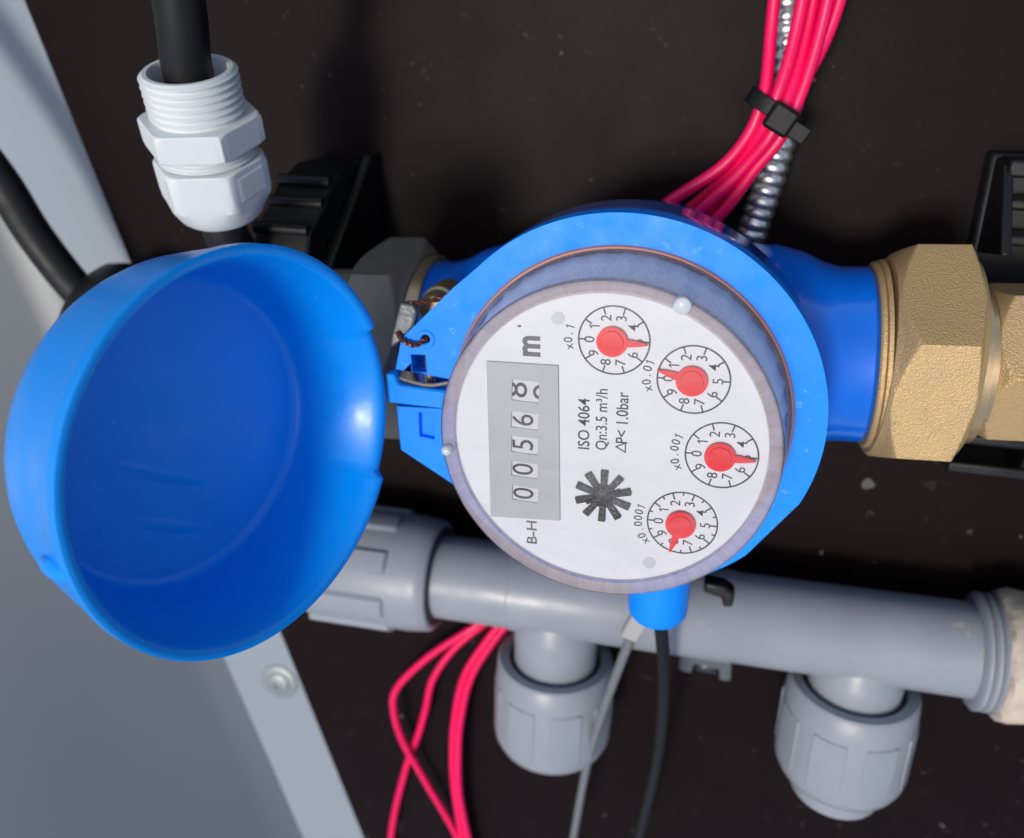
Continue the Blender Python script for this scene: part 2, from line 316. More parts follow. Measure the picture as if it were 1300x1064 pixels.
# body: a bowl with two spouts
bm = bmesh.new()
lathe(bm, (0, 0, 0), (0, 0, 1), [(0, -88), (20, -88), (33, -82), (39, -70), (40.5, -55), (40.5, -42), (43.6, -38.5), (44.1, -37.5), (44.1, -24.4), (0, -24.4)], 96)
finish(bm, 'body', 'blue_gloss', meter, origin=(0, 0, -88))
for s in (1, -1):
    bm = bmesh.new()
    lathe(bm, axp(0), AX * s, [(0, 20), (27, 20), (27, 34), (25.5, 40), (23, 45), (21.8, 49), (21.8, 55.5), (20.5, 57), (0, 57)], 72)
    finish(bm, 'spout', 'blue_gloss', meter)
# locking ring with the hinge lug
def arc(a0, a1, r, n): return [(r * math.cos(math.radians(a0 + (a1 - a0) * k / n)), r * math.sin(math.radians(a0 + (a1 - a0) * k / n))) for k in range(n + 1)]
RR = 44.4
outer = arc(-151, -68, RR, 30)[1:] + arc(-66, -45, RR, 8) + arc(-22, 136, RR, 70)
outer += [(-37.7, 25.6), (-50.2, 12.6), (-51.9, 4.9), (-38.8, 3.9), (-38.8, -3.6), (-51.9, -4.4), (-51.2, -15.7)]
bm = bmesh.new()
inner = ngon(0, 0, 36.9, 96)
hole = ngon(-44.3, 13.1, 1.05, 18); win = [(-48.0, 9.0), (-44.4, 9.2), (-44.2, 4.9), (-47.8, 4.7)]
slot = [(-46.4, -5.3), (-42.6, -5.3), (-42.6, -11.9), (-46.4, -11.6)]
prism(bm, outer, -24.3, -18.8, holes=(inner[::-1], hole[::-1], win[::-1], slot[::-1]))
ring = finish(bm, 'locking_ring', 'blue', meter, bevel=0.7, origin=(0, 0, -24.3), seg=3)
bm = bmesh.new(); box(bm, (-46.6, -12.1, -23.5), (-42.4, -5.1, -20.4)); finish(bm, 'slot_floor', 'blue', ring)
bm = bmesh.new(); tube(bm, [Vector(p) for p in spline([(-51.5, 3.2, -18.6), (-47, 2.6, -17.8), (-43, 2.4, -17.6), (-38.5, 3.3, -18.2)], 8)], 0.45, 10); finish(bm, 'hinge_spring', 'brass_dark', ring)
bm = bmesh.new(); tube(bm, [V(-44.5, 8.5, -21.8), V(-44.5, -4.2, -21.8)], 1.1, 14); finish(bm, 'hinge_pin', 'brass_smooth', ring)
bm = bmesh.new(); lathe(bm, (-44.3, 13.1, -18.8), (0, 0, 1), [(1.25, -0.2), (1.25, 0.35), (2.0, 0.35), (2.2, 0.1), (2.2, -0.2)], 28); finish(bm, 'eyelet', 'blue', ring)
# sensor boss below the ring
bm = bmesh.new(); lathe(bm, (12.2, -38, -29), V(0.02, -1, 0.0), [(0, 0), (7.6, 0), (7.5, 17), (7.2, 19.0), (6.2, 20.4), (0, 20.8)], 48); finish(bm, 'sensor_boss', 'blue', meter)
# register: drum, gasket, dial, glass
bm = bmesh.new(); lathe(bm, (0, 0, 0), (0, 0, 1), [(0, -30), (35.8, -30), (35.8, -18.4), (31.9, -3.2), (31.6, -2.5), (0, -2.5)], 120, mod=lambda a, i, r, h: (r + (0.55 if i in (2, 3) and int(a / (2 * math.pi) * 120 + .5) % 3 == 0 else 0), h)); drum = finish(bm, 'register_drum', 'drum', meter)  # side flared into a cone to catch light and brighten the wall
bm = bmesh.new(); lathe(bm, (0, 0, 0), (0, 0, 1), [(36.4, -19.4), (37.5, -19.2), (37.7, -18.5), (37.4, -18.1), (36.6, -18.1), (36.2, -18.5)], 120, close=True); finish(bm, 'gasket', 'gasket', meter)
bm = bmesh.new(); lathe(bm, (0, 0, 0), (0, 0, 1), [(36.6, -17.6), (37.0, -16.4), (36.2, -15.6), (36.0, -15.3)], 120); finish(bm, 'glass_flange', 'glass', meter)
bm = bmesh.new(); lathe(bm, (0, 0, 0), (0, 0, 1), [(35.0, -0.9), (34.6, -0.25), (34.1, 0), (33.9, 0), (0, 0)], 128); gl = finish(bm, 'glass_cover', 'glass', meter, angle=20, origin=(0, 0, -1))
bm = bmesh.new(); lathe(bm, (0, 0, 0), (0, 0, 1), [(36.9, -19.0), (36.6, -16.0), (35.8, -8), (35.2, -3), (34.95, -0.9)], 128); finish(bm, 'glass_wall', 'glass_wall', gl, origin=(0, 0, -19))
bm = bmesh.new(); lathe(bm, (0, 0, 0), (0, 0, 1), [(32.1, -0.9), (34.5, -0.5), (34.9, -0.95), (34.9, -2.4), (32.0, -2.4)], 128, close=True); finish(bm, 'rim', 'rim', gl)
for x, y, r in ((12.9, 31.3, 1.85), (-33.3, -4.6, 1.2)):
    bm = bmesh.new(); lathe(bm, (x, y, 0), (0, 0, 1), [(0, -1), (r, -1), (r, 0.2), (r * 0.86, 0.9), (r * 0.55, 1.25), (0, 1.35)], 28); finish(bm, 'moulding_nub', 'nub', gl)
ZD = -2.2
bm = bmesh.new(); lathe(bm, (0, 0, 0), (0, 0, 1), [(0, ZD - .25), (32.3, ZD - .25), (32.3, ZD), (0, ZD)], 96); dial = finish(bm, 'dial', 'dial', meter)
DA = math.radians(92.4)            # reading direction of the print
def dtext(name, s, length, height, cx, cy, m='ink', bold=0.0, ang=DA):
    bm = bmesh.new(); text_bm(bm, s, 1.0, 0, 0, 0, 0, thick=0.02, bold=bold)
    xs = [v.co.x for v in bm.verts]; ys = [v.co.y for v in bm.verts]
    w, h = max(xs) - min(xs), max(ys) - min(ys); mx, my = (max(xs) + min(xs)) / 2, (max(ys) + min(ys)) / 2
    for v in bm.verts:
        x, y = (v.co.x - mx) / w * length, (v.co.y - my) / h * height
        v.co = V(cx + x * math.cos(ang) - y * math.sin(ang), cy + x * math.sin(ang) + y * math.cos(ang), ZD + 0.05 + v.co.z)
    return finish(bm, name, m, dial, smooth=False)
dtext('lettering', 'ISO 4064', 11.2, 2.45, -4.75, 3.95, bold=0.008)
dtext('lettering', 'Qn:3.5 m³/h', 13.4, 2.8, -0.95, 5.35, 'ink', bold=0.006)
dtext('lettering', 'P< 1.0bar', 11.2, 2.45, 2.95, 6.25, bold=0.008)
bm = bmesh.new(); tri = [(4.2, -1.45), (4.1, 1.0), (1.85, -0.25)]; tri_i = [(3.95, -1.05), (3.88, 0.62), (2.4, -0.24)]
prism(bm, tri, ZD + .04, ZD + .06, holes=(tri_i[::-1],)); finish(bm, 'triangle_mark', 'ink', dial, smooth=False)
dtext('unit_mark', 'm', 4.3, 3.7, -16.1, 19.6, 'ink_grey', bold=0.035)
dtext('unit_mark', "'", 0.5, 0.75, -18.6, 23.6, 'ink_grey')
dtext('lettering', 'B-H', 5.6, 2.25, -14.9, -23.1, 'ink_grey', bold=0.012)
# sub-dials
SUB = [((0.35, 22.4), 6.95, 0, 'x0.1', 180, 9, False), ((16.2, 15.9), 6.95, 166, 'x0.01', 180, 9, False), ((23.1, 0.55), 7.05, 0, 'x0.001', 182, 9.2, False), ((16.8, -15.8), 7.1, -104, 'x0.0001', 190, 9, True)]
TILT = math.radians(2.4)
for (cx, cy), R, pa, lab, la, lr, half in SUB:
    bm = bmesh.new(); n = 72
    prism(bm, ngon(cx, cy, R + .17, n), ZD + .03, ZD + .06, holes=(ngon(cx, cy, R - .15, n)[::-1],))
    for k in range(20 if half else 10):
        deg = 180 - k * (18 if half else 36); a = math.radians(deg) + TILT
        ln = 1.5 if (not half or k % 2 == 0) else 0.75
        mt = Matrix.Translation(V(cx, cy, 0)) @ Matrix.Rotation(a, 4, 'Z')
        box(bm, (R - ln, -.15, ZD + .035), (R - .05, .15, ZD + .065), mt)
    for k in range(10):
        a = math.radians(180 - 36 * k) + TILT
        if k == 1: one_bm(bm, 2.95, cx + 4.75 * math.cos(a), cy + 4.75 * math.sin(a), ZD + .05, DA); continue
        text_bm(bm, str(k), 2.95, cx + 4.75 * math.cos(a), cy + 4.75 * math.sin(a), ZD + .05, DA, sx=0.95, thick=0.02, bold=0.004)
    finish(bm, 'subdial_scale', 'ink', dial, smooth=False)
    bm = bmesh.new(); step = 1.42 / (lr) ; tot = step * (len(lab) - 1)
    for i, ch in enumerate(lab):
        a = math.radians(la) + tot / 2 - step * i
        if ch == '1': one_bm(bm, 2.5, cx + lr * math.cos(a), cy + lr * math.sin(a), ZD + .05, a - math.pi / 2); continue
        text_bm(bm, ch, 2.5, cx + lr * math.cos(a) * 1.0, cy + lr * math.sin(a), ZD + .05, a - math.pi / 2, sx=0.95, thick=0.02, bold=0.012)
    finish(bm, 'multiplier_lettering', 'ink', dial, smooth=False)
    # pointer: hub disc with a tapering needle
    a = math.radians(pa); hub = 3.05; poly = []
    for k in range(40):
        t = math.radians(14 + k * (360 - 28) / 39); poly.append((hub * math.cos(t), hub * math.sin(t)))
    for x, y in ((3.6, -0.72), (5.2, -0.5), (6.95, -0.1), (6.95, 0.1), (5.2, 0.5), (3.6, 0.72)): poly.append((x, y))
    mt = Matrix.Translation(V(cx - .3, cy - .1, 0)) @ Matrix.Rotation(a, 4, 'Z')
    bm = bmesh.new(); prism(bm, poly, ZD + .45, ZD + .95, mt)
    pt = finish(bm, 'pointer', 'red', meter, bevel=0.12)
    bm = bmesh.new(); lathe(bm, (cx - .3, cy - .1, ZD), (0, 0, 1), [(0, .0), (1.0, .0), (1.0, .9), (2.3, .95), (2.2, 1.25), (0, 1.3)], 32); finish(bm, 'hub', 'red', pt)
# number counter
cnt_poly = [(-25.3, 15.6), (-10.4, 16.2), (-8.7, -19.0), (-24.1, -20.4)]
bm = bmesh.new()
wins = []
dig = [('8', -17.1, 10.0, 4.6), ('6', -17.1, 3.4, 3.6), ('5', -17.0, -2.2, 3.7), ('0', -16.85, -7.95, 3.4), ('0', -16.6, -13.7, 3.4)]
for s, x, y, h in dig: wins.append([(x - 2.75, y - h / 2), (x + 2.9, y - h / 2 - .1), (x + 2.95, y + h / 2 - .1), (x - 2.7, y + h / 2)])
prism(bm, cnt_poly, ZD + .02, ZD + .5, holes=[w[::-1] for w in wins]); cnt = finish(bm, 'counter_plate', 'counter', meter, bevel=0.1)
for (s, x, y, h), wv in zip(dig, wins):
    RD = 24.0; zc = ZD - RD + .22      # the visible outer strip of the number drum
    bm = bmesh.new(); poly = []
    for k in range(21):
        dx = -3.6 + 7.2 * k / 20; poly.append((dx, math.sqrt(RD * RD - dx * dx)))
    for k in range(20, -1, -1):
        dx = -3.6 + 7.2 * k / 20; poly.append((dx, math.sqrt(RD * RD - dx * dx) - 1.2))
    prism(bm, poly, -(y + h / 2 + .2), -(y - h / 2 - .2), Matrix.Translation(V(x, 0, zc)) @ Matrix(((1, 0, 0, 0), (0, 0, -1, 0), (0, 1, 0, 0), (0, 0, 0, 1)))); dr = finish(bm, 'number_drum', 'flap', cnt)
    bm = bmesh.new()
    if s == '8':
        text_bm(bm, '8', 6.6, x - 1.6, y, 0, DA, sx=1.15, thick=.01, bold=.0); text_bm(bm, '9', 6.6, x + 4.2, y, 0, DA, sx=1.15, thick=.01, bold=.0)
    else: text_bm(bm, s, 6.5, x - .1, y, 0, DA, sx=0.92, thick=.01, bold=.0)
    bmesh.ops.subdivide_edges(bm, edges=[e for e in bm.edges if e.calc_length() > .5], cuts=2)
    for v in bm.verts:
        dx = v.co.x - x; v.co.z = zc + math.sqrt(max(0, (RD + .03) ** 2 - dx * dx)) + v.co.z
    finish(bm, 'digit', 'ink', dr, smooth=False)
# leak star
bm = bmesh.new(); cx, cy = 0.15, -11.7
star_pts = []
for k in range(10):
    a = math.radians(18 + 36 * k); c, s_ = math.cos(a), math.sin(a)
    for r, w in ((2.55, -0.62), (5.95, -0.78), (5.95, 0.78), (2.55, 0.62)): star_pts.append((cx + r * c - w * s_, cy + r * s_ + w * c))
prism(bm, star_pts, ZD + .25, ZD + .85); star = finish(bm, 'star_wheel', 'star', meter, bevel=0.12)
bm = bmesh.new(); lathe(bm, (cx, cy, ZD), (0, 0, 1), [(0, 0), (2.2, 0), (2.2, .9), (1.6, 1.3), (0, 1.35)], 24); finish(bm, 'hub', 'star', star)
bm = bmesh.new(); box(bm, (-3.8, -.35, 0), (3.8, .35, .5), Matrix.Translation(V(cx, cy, ZD + .85)) @ Matrix.Rotation(math.radians(28), 4, 'Z')); finish(bm, 'ridge', 'star', star, bevel=.1)
for x, y in ((-10.9, 25.9), (10.8, -26.4)):
    bm = bmesh.new(); lathe(bm, (x, y, ZD), (0, 0, 1), [(0, 0), (1.35, 0), (1.35, .12), (0, .12)], 28); finish(bm, 'pin', 'dot', dial)
# lid: domed cap hanging open on the hinge
LC = V(-63.97, 1.6, 23.86); LN = V(0.946, 0.064, 0.318).normalized(); LU = V(0, 1, 0).cross(LN).normalized()
prof_o = [(40.0, 0), (40.0, -2.2), (39.6, -3.2), (38.2, -12), (36.9, -19), (35.6, -22.6), (33.6, -24.6), (30.5, -25.3), (0, -26.0)]
prof_i = [(0, -23.6), (30.4, -23.2), (31.5, -22.9), (32.3, -22.1), (32.7, -21.0), (33.6, -17.5), (36.6, -4), (37.6, -0.9), (38.0, -0.2), (38.6, 0.15), (39.5, 0.15)]
def lidmod(a, i, r, h):
    d = (math.degrees(a) + 180) % 360 - 180
    if -29 < d < 24 and h > -2.0: return r, h - 1.9
    return r, h
bm = bmesh.new(); lathe(bm, LC, LN, prof_i + prof_o, 180, up=LU, mod=lidmod)
lid = finish(bm, 'lid', 'blue_lid', meter, origin=LC, angle=45)
u, v, d = basis(LN, LU)
Lm = Matrix.Translation(LC) @ Matrix((u, v, d)).transposed().to_4x4()     # local x towards the hinge, y up the picture, z out of the mouth
for k, (x, y, ln, an) in enumerate(((-6, -7, 15, 68), (-6, -19, 13, 68))):
    bm = bmesh.new(); lathe(bm, Lm @ V(x, y, -23.6), LN, [(2.6, -.35), (2.0, .05), (1.2, .36), (.4, .5), (0, .52)], 24)
    c0 = Lm @ V(x, y, -23.6); ax = (u * -0.25 + v * 0.15).normalized()
    for q in bm.verts:
        w = q.co - c0; q.co = q.co + ax * w.dot(ax) * (ln / 2 - 1)
    finish(bm, 'moulded_rib', 'blue_lid', lid)
# hinge arm from the lid onto the ring, and the lid's lifting tab
bm = bmesh.new()
prism(bm, [(-53.4, 4.6), (-51.2, 4.7), (-50.4, 2.0), (-38.9, 1.8), (-38.9, -2.6), (-53.2, -2.7)], -19.5, -16.2); finish(bm, 'hinge_arm', 'blue_lid', lid, bevel=0.6)
bm = bmesh.new(); bmesh.ops.create_icosphere(bm, subdivisions=3, radius=1.0, matrix=Lm @ Matrix.Translation(V(-38.4, -6.5, -5.5)) @ Matrix.Diagonal((1.7, 2.2, 5.0, 1))); finish(bm, 'lifting_tab', 'blue_lid', lid)

# ------------------------------------------------------------------ brass unions
def hexbar(bm, x0, x1, rc, th, ch, s=1):
    """Hexagonal nut along the pipe axis with rounded (chamfered) corners, as an intersection of hexagon and cone."""
    N = 120; e1 = V(0, 1, 0); e2 = V(0, 0, 1); apo = rc * math.cos(math.pi / 6)
    xs = [x0 + .3 * k for k in range(22) if .3 * k < (x1 - x0) / 2 - .2] + [(x0 + x1) / 2]; xs += [x0 + x1 - x for x in reversed(xs[:-1])]
    rows = []
    for x in xs:
        e = min(x - x0, x1 - x); near = abs(x - x0) < abs(x1 - x); out = near == (abs(x0) < abs(x1)); cone = apo - ch * .25 + min(e, 1.2) * .9 + max(0, e - 1.2) * (1.15 if out else 2.2); row = []
        for k in range(N):
            a = 2 * math.pi * k / N + th; t = ((a - th + math.pi / 6 * 0) % (math.pi / 3)) - math.pi / 6
            r = min(apo / math.cos(t), cone, rc * 0.999); row.append(bm.verts.new(axp(x) + (e1 * math.cos(a) + e2 * math.sin(a)) * r))
        rows.append(row)
    for A, B in zip(rows, rows[1:]):
        for k in range(N): bm.faces.new((A[k], A[(k + 1) % N], B[(k + 1) % N], B[k]))
    for x, row in ((x0, rows[0]), (x1, rows[-1])):
        c = [bm.verts.new(axp(x) + (q.co - axp(x)) * 0.6) for q in row]
        for k in range(N): bm.faces.new((row[k], row[(k + 1) % N], c[(k + 1) % N], c[k]))
        bm.faces.new(c)
un = thing('pipe_union', 'bright sand cast brass union nut right of the meter', 'pipe fitting', axp(66), 'union nuts on either side of the meter')
bm = bmesh.new(); hexbar(bm, 58.6, 77.2, 28.8, math.radians(6.5), 3.2); finish(bm, 'nut', 'brass', un, angle=22, bevel=0.15)
bm = bmesh.new(); lathe(bm, axp(0), AX, [(20, 56.4), (22.6, 56.4), (23.0, 56.8), (23.0, 57.6), (22.6, 57.8), (23.4, 58.0), (23.6, 58.9), (20, 59)], 72, close=True); finish(bm, 'collar', 'brass', un)
bm = bmesh.new(); lathe(bm, axp(0), AX, [(0, 77.4), (19, 77.4), (20.5, 78), (20.5, 80), (17.6, 80.6), (17.6, 82), (0, 82)], 60); finish(bm, 'shoulder', 'brass_smooth', un)
bm = bmesh.new(); hexbar(bm, 81.4, 130, 19.8, math.radians(24), 0.8); finish(bm, 'tailpiece', 'brass', un, angle=22, bevel=0.3)
un = thing('pipe_union', 'brass union nut with painted-in shade between the open lid and the meter', 'pipe fitting', axp(-66), 'union nuts on either side of the meter')
bm = bmesh.new(); hexbar(bm, -75.5, -58.2, 28.6, math.radians(38), 3.2); nt_ = finish(bm, 'nut', 'brass_dark', un, angle=22, bevel=0.35)
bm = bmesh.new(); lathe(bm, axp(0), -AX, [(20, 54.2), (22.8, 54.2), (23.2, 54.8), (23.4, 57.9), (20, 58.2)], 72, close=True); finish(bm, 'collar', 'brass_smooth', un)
bm = bmesh.new(); lathe(bm, axp(0), -AX, [(0, 75.6), (19, 75.6), (19, 120), (0, 120)], 60); finish(bm, 'tailpiece', 'brass_dark', un)

# lead security seal with its twisted wire
seal = thing('security_seal', 'small lead seal plate on twisted brown wire above the hinge lug', 'seal', (-50, 16, -22))
bm = bmesh.new(); prism(bm, [(-50.6, 20.8), (-47.6, 20.6), (-46.6, 19.0), (-47.6, 15.4), (-50.6, 11.8), (-53.4, 9.6), (-53.0, 12.2)], -22.0, -19.6); finish(bm, 'lead_plate', 'seal_lead', seal, bevel=.5)
def twisted(pts, name):
    base = spline(pts, 10); bm = bmesh.new()
    for ph in (0, math.pi):
        q = []
        for i, p in enumerate(base):
            dd = (base[min(i + 1, len(base) - 1)] - base[max(i - 1, 0)]).normalized(); a, b_, _ = basis(dd); t = i * .75 + ph
            q.append(p + (a * math.cos(t) + b_ * math.sin(t)) * .35)
        tube(bm, q, .36, 8)
    finish(bm, name, 'copper', seal)
twisted([(-51.3, 14.0, -19.2), (-49.5, 12.6, -18.0), (-46.5, 11.9, -17.4), (-44.4, 12.9, -18.6), (-44.2, 13.2, -22)], 'wire')
twisted([(-49.5, 20.4, -21.0), (-46.5, 20.6, -22.0), (-42, 21.8, -22.5), (-36, 23.0, -26)], 'wire')
tb = thing('brass_stub', 'small pale brass stub under the lead seal', 'pipe fitting', (-44, 15, -37))
bm = bmesh.new(); lathe(bm, (-46, 17.2, -38), (0, 0, 1), [(0, -4), (4.2, -4), (4.2, 4), (3.6, 4.6), (3.6, 9), (3.2, 9.6), (0, 9.6)], 30); finish(bm, 'stub', 'brass_smooth', tb)

# ------------------------------------------------------------------ black pipe clips fixed to the board
clip = thing('pipe_clip', 'black ribbed pipe clip beside the white cable gland', 'pipe clip', (-95, 30, -100), 'black pipe clips')
bm = bmesh.new()
prof = [(42, -100), (42, -84), (38.5, -72), (33, -66), (27.5, -56), (18, -52), (-6, -50), (-6, -100)]      # y, z
mt = Matrix(((0, 0, 1, 0), (1, 0, 0, 0), (0, 1, 0, 0), (0, 0, 0, 1)))
prism(bm, prof, -107, -90, mt); finish(bm, 'saddle', 'black_pl', clip, bevel=1.0)
for y, z in ((38.6, -71.5), (33.4, -66.0), (27.8, -56.0)):
    bm = bmesh.new(); tube(bm, [V(-106.5, y, z), V(-90.5, y, z)], 1.7, 14); finish(bm, 'rib', 'black_pl', clip)
bm = bmesh.new(); prism(bm, [(44, -100), (44, -94), (16, -60), (-6, -58), (-6, -100)], -89.9, -87, mt); finish(bm, 'side_plate', 'black_pl', clip, bevel=.6)
clip = thing('pipe_clip', 'glossy black pipe clip holding the brass pipe at the right edge', 'pipe clip', (100, 8, -100), 'black pipe clips')
bm = bmesh.new(); box(bm, (84, -36, -100), (122, 52, -94)); finish(bm, 'base_plate', 'black_pl', clip, bevel=1.2)
for y0, y1 in ((47, 51.5), (39, 42), (30, 33), (-33, -29.5), (-24, -21)):
    bm = bmesh.new(); box(bm, (86, y0, -94.2), (121, y1, -84 if y0 > 0 else -80)); finish(bm, 'rib', 'black_pl', clip, bevel=.9)
for x in (85.2, 104):
    bm = bmesh.new(); prism(bm, [(51, -94.2), (50, -86), (30, -72), (26, -94.2)], x, x + 2.4, mt); finish(bm, 'side_plate', 'black_pl', clip, bevel=.5)
    bm = bmesh.new(); prism(bm, [(-33, -94.2), (-32, -82), (-15, -74), (-13, -94.2)], x, x + 2.4, mt); finish(bm, 'side_plate', 'black_pl', clip, bevel=.5)

# ------------------------------------------------------------------ white cable gland and its cable
G0, G1 = V(-107.3, 34.0, -42), V(-105.0, 69.3, -30); gd = (G1 - G0); GL = gd.length; gd.normalize()
cab = wire('black_cable', [V(-103, -8, -92), V(-107.5, 12, -58), G0 - gd * 8, G0, G0 + gd * 20, G1, V(-102.8, 80, -26.5), V(-100.7, 97, -22), V(-97, 140, -10), V(-92, 230, 10)], 5.7, 'cable', seg=28)
tag(cab, 'thick black cable running up through the white gland', 'cable')
gland = thing('cable_gland', 'white threaded plastic cable gland on a black cable', 'cable gland', G0)
up = V(1, 0, 0.25)
def hexmod(rows, rc, soft=1.0):
    def f(a, i, r, h):
        if i in rows:
            t = ((a + math.pi / 6) % (math.pi / 3)) - math.pi / 6; return min(r, rc * math.cos(math.pi / 6) / math.cos(t)), h
        return r, h
    return f
bm = bmesh.new()   # domed clamping nut, six-sided at the top, rounded at the foot
lathe(bm, G0, gd, [(6.2, 0), (9.2, -.3), (10.6, 1.0), (11.9, 3.6), (13.6, 6), (14, 8), (14, 14.5), (13.2, 15.8), (10.6, 16), (6.2, 16)], 120, up=up, mod=hexmod((3, 4, 5, 6, 7), 14.2), close=True)
dn = finish(bm, 'clamping_nut', 'white_pl', gland, bevel=.25, angle=25)
bm = bmesh.new()   # knurled patches on the nut flats
u_, v_, d_ = basis(gd, up)
for fi in (0, 2, 3, 5, 1, 4):
    am = math.radians(60 * fi); n_ = u_ * math.cos(am) + v_ * math.sin(am); t_ = gd.cross(n_)
    if fi % 2: continue
    for j in range(12):
        c = G0 + gd * (8.4 + j * .5) + n_ * 12.34
        vs = [bm.verts.new(c + t_ * s * 4.6 + gd * q + n_ * w) for s in (-1, 1) for q, w in ((-.16, -.1), (0, .22), (.16, -.1))]
        bm.faces.new((vs[0], vs[1], vs[4], vs[3])); bm.faces.new((vs[1], vs[2], vs[5], vs[4]))
k_ = finish(bm, 'knurling', 'white_pl', dn, smooth=False)
prf = [(7.2, 16.0)]
for j in range(3): prf += [(11.3, 16.2 + j * 1.1), (11.9, 16.5 + j * 1.1), (11.9, 16.8 + j * 1.1), (11.3, 17.1 + j * 1.1)]
prf += [(11.2, 19.4), (7.2, 19.4)]
bm = bmesh.new(); lathe(bm, G0, gd, prf, 72, up=up, close=True); finish(bm, 'lower_thread', 'white_pl', gland)
bm = bmesh.new(); lathe(bm, G0, gd, [(7.2, 19.4), (14.0, 19.4), (14.9, 20.0), (14.9, 25.6), (14.0, 26.3), (7.2, 26.3)], 120, up=up, mod=hexmod((1, 2, 3, 4), 14.8), close=True); hx = finish(bm, 'hex_body', 'white_pl', gland, bevel=.3, angle=25)
prf = [(7.2, 26.2), (10.4, 26.3)]
z = 27.0
while z < GL - 1.2: prf += [(10.35, z), (11.25, z + .5), (11.25, z + .75), (10.35, z + 1.25)]; z += 1.75
prf += [(10.6, GL - .3), (10.2, GL), (9.2, GL), (8.9, GL - .5), (8.6, GL - 9), (7.2, GL - 10)]
bm = bmesh.new(); lathe(bm, G0, gd, prf, 80, up=up, close=True); finish(bm, 'upper_thread', 'white_pl', gland)

# ------------------------------------------------------------------ left black cable into its black bush
c = wire('black_cable', [V(-262, 120, -60), V(-222, 66, -66), V(-203, 36, -70), V(-194.5, 17, -72), V(-184.5, -1, -75), V(-171, -17, -78), V(-150, -30, -82)], 5.6, 'cable', seg=28)
tag(c, 'thick grey black cable sweeping over the cabinet at the left edge', 'cable')
bush = thing('cable_bush', 'black rubber cable bush half hidden behind the open blue lid', 'cable gland', (-165, -10, -100))
bm = bmesh.new(); lathe(bm, (-180.5, -5, -76), V(0.80, -0.55, -.1), [(5.8, -3), (11, -3), (14.0, -1.5), (17, 2.5), (18.5, 6), (18.5, 12), (19.5, 13), (19.5, 26), (16, 28), (16, 40), (5.8, 40)], 60, close=True); finish(bm, 'sleeve', 'black_pl', bush)
bm = bmesh.new(); lathe(bm, (-158, -12, -100), V(0, 0, 1), [(0, 0), (20, 0), (20, 8), (18, 16), (13, 20), (0, 21)], 48); finish(bm, 'foot', 'black_pl', bush)

# ------------------------------------------------------------------ steel conduit, red wires and cable tie
bm = bmesh.new(); base = spline([(26, 150, -92), (28, 110, -91), (28.6, 88, -89.5), (31.6, 63, -88), (29.8, 45, -88), (26.8, 29, -89), (24, 12, -92)], 60)
L_ = [0]
for a, b_ in zip(base, base[1:]): L_.append(L_[-1] + (b_ - a).length)
tube(bm, base, 4.0, 20, rad=lambda i, n: 3.45 + .75 * (abs(math.sin(math.pi * L_[i] / 3.1)) ** .6))
tag(finish(bm, 'flexible_conduit', 'steel', origin=(29, 60, -92)), 'thin ribbed steel conduit behind the red wires', 'conduit')
top = [(24.2, -82.0), (30.6, -78.5), (33.4, -82), (36.4, -79.0), (39.4, -82.0), (36.6, -84.0)]
tie_o = [(-4.2, 0.0), (-1.2, 1.9), (1.7, 2.0), (4.5, .6), (2.4, -1.9), (-1.4, -1.9)]
bot = [(3.8, 36.8, -80.0), (8.8, 34.0, -86), (11.4, 34.5, -80), (16.6, 33.2, -80), (14.5, 33.8, -84.5), (7.5, 34, -85)]
mids = [(18.5, 49.0), (20.8, 47.6), (22.4, 47.2), (24.8, 46.4), (23.0, 47, ), (20.2, 48)]
names = ['leftmost red wire of the bundle above the meter', 'second red wire from the left in the bundle above the meter', 'third red wire from the left in the bundle above the meter',
         'fourth red wire from the left in the bundle above the meter', 'rightmost red wire of the bundle above the meter', 'rearmost red wire in the bundle above the meter']
TC = V(28.5, 61.6, -77.5); tdir = V(0.55, 1, 0).normalized(); tx = V(1, -.55, 0).normalized()
for i in range(5):
    ox, oz = tie_o[i]; t = TC + tx * ox * .95 + V(0, 0, oz); b3 = V(*bot[i]); m_ = mids[i]
    tp = V(top[i][0] + 1, 87, top[i][1]); tt = V(tp.x + (tp.x - t.x) * .25, 140, tp.z)
    pts = [tt, tp, t, V(m_[0], m_[1], (t.z + b3.z) / 2 + 0.5), b3, b3 + V(-14, -14, -6)]
    w = wire('electrical_wire', pts, 1.58, 'pink', seg=16); tag(w, names[i], 'wire', 'red wires tied above the meter')
tie = thing('cable_tie', 'black nylon cable tie round the red wires', 'cable tie', TC - V(0, 0, 5))
bm = bmesh.new()
Tm = Matrix.Translation(TC) @ Matrix((tx, tdir, V(0, 0, 1))).transposed().to_4x4()
el = lambda r1, r2: [(r1 * math.cos(2 * math.pi * k / 40), r2 * math.sin(2 * math.pi * k / 40)) for k in range(40)]
R1 = Matrix(((1, 0, 0, 0), (0, 0, -1, 0), (0, 1, 0, 0), (0, 0, 0, 1)))
prism(bm, el(8.0, 5.2), -2.0, 2.0, Tm @ R1, holes=(el(7.0, 4.3)[::-1],)); finish(bm, 'band', 'tie', tie, bevel=.3)
bm = bmesh.new(); box(bm, (-1.6, -4.2, 4.4), (5.2, 2.6, 9.6), Tm); finish(bm, 'head', 'tie', tie, bevel=.9)
bm = bmesh.new(); box(bm, (4.9, -3.4, 6.0), (9.6, .9, 7.6), Tm); finish(bm, 'tail', 'tie', tie, bevel=.4)

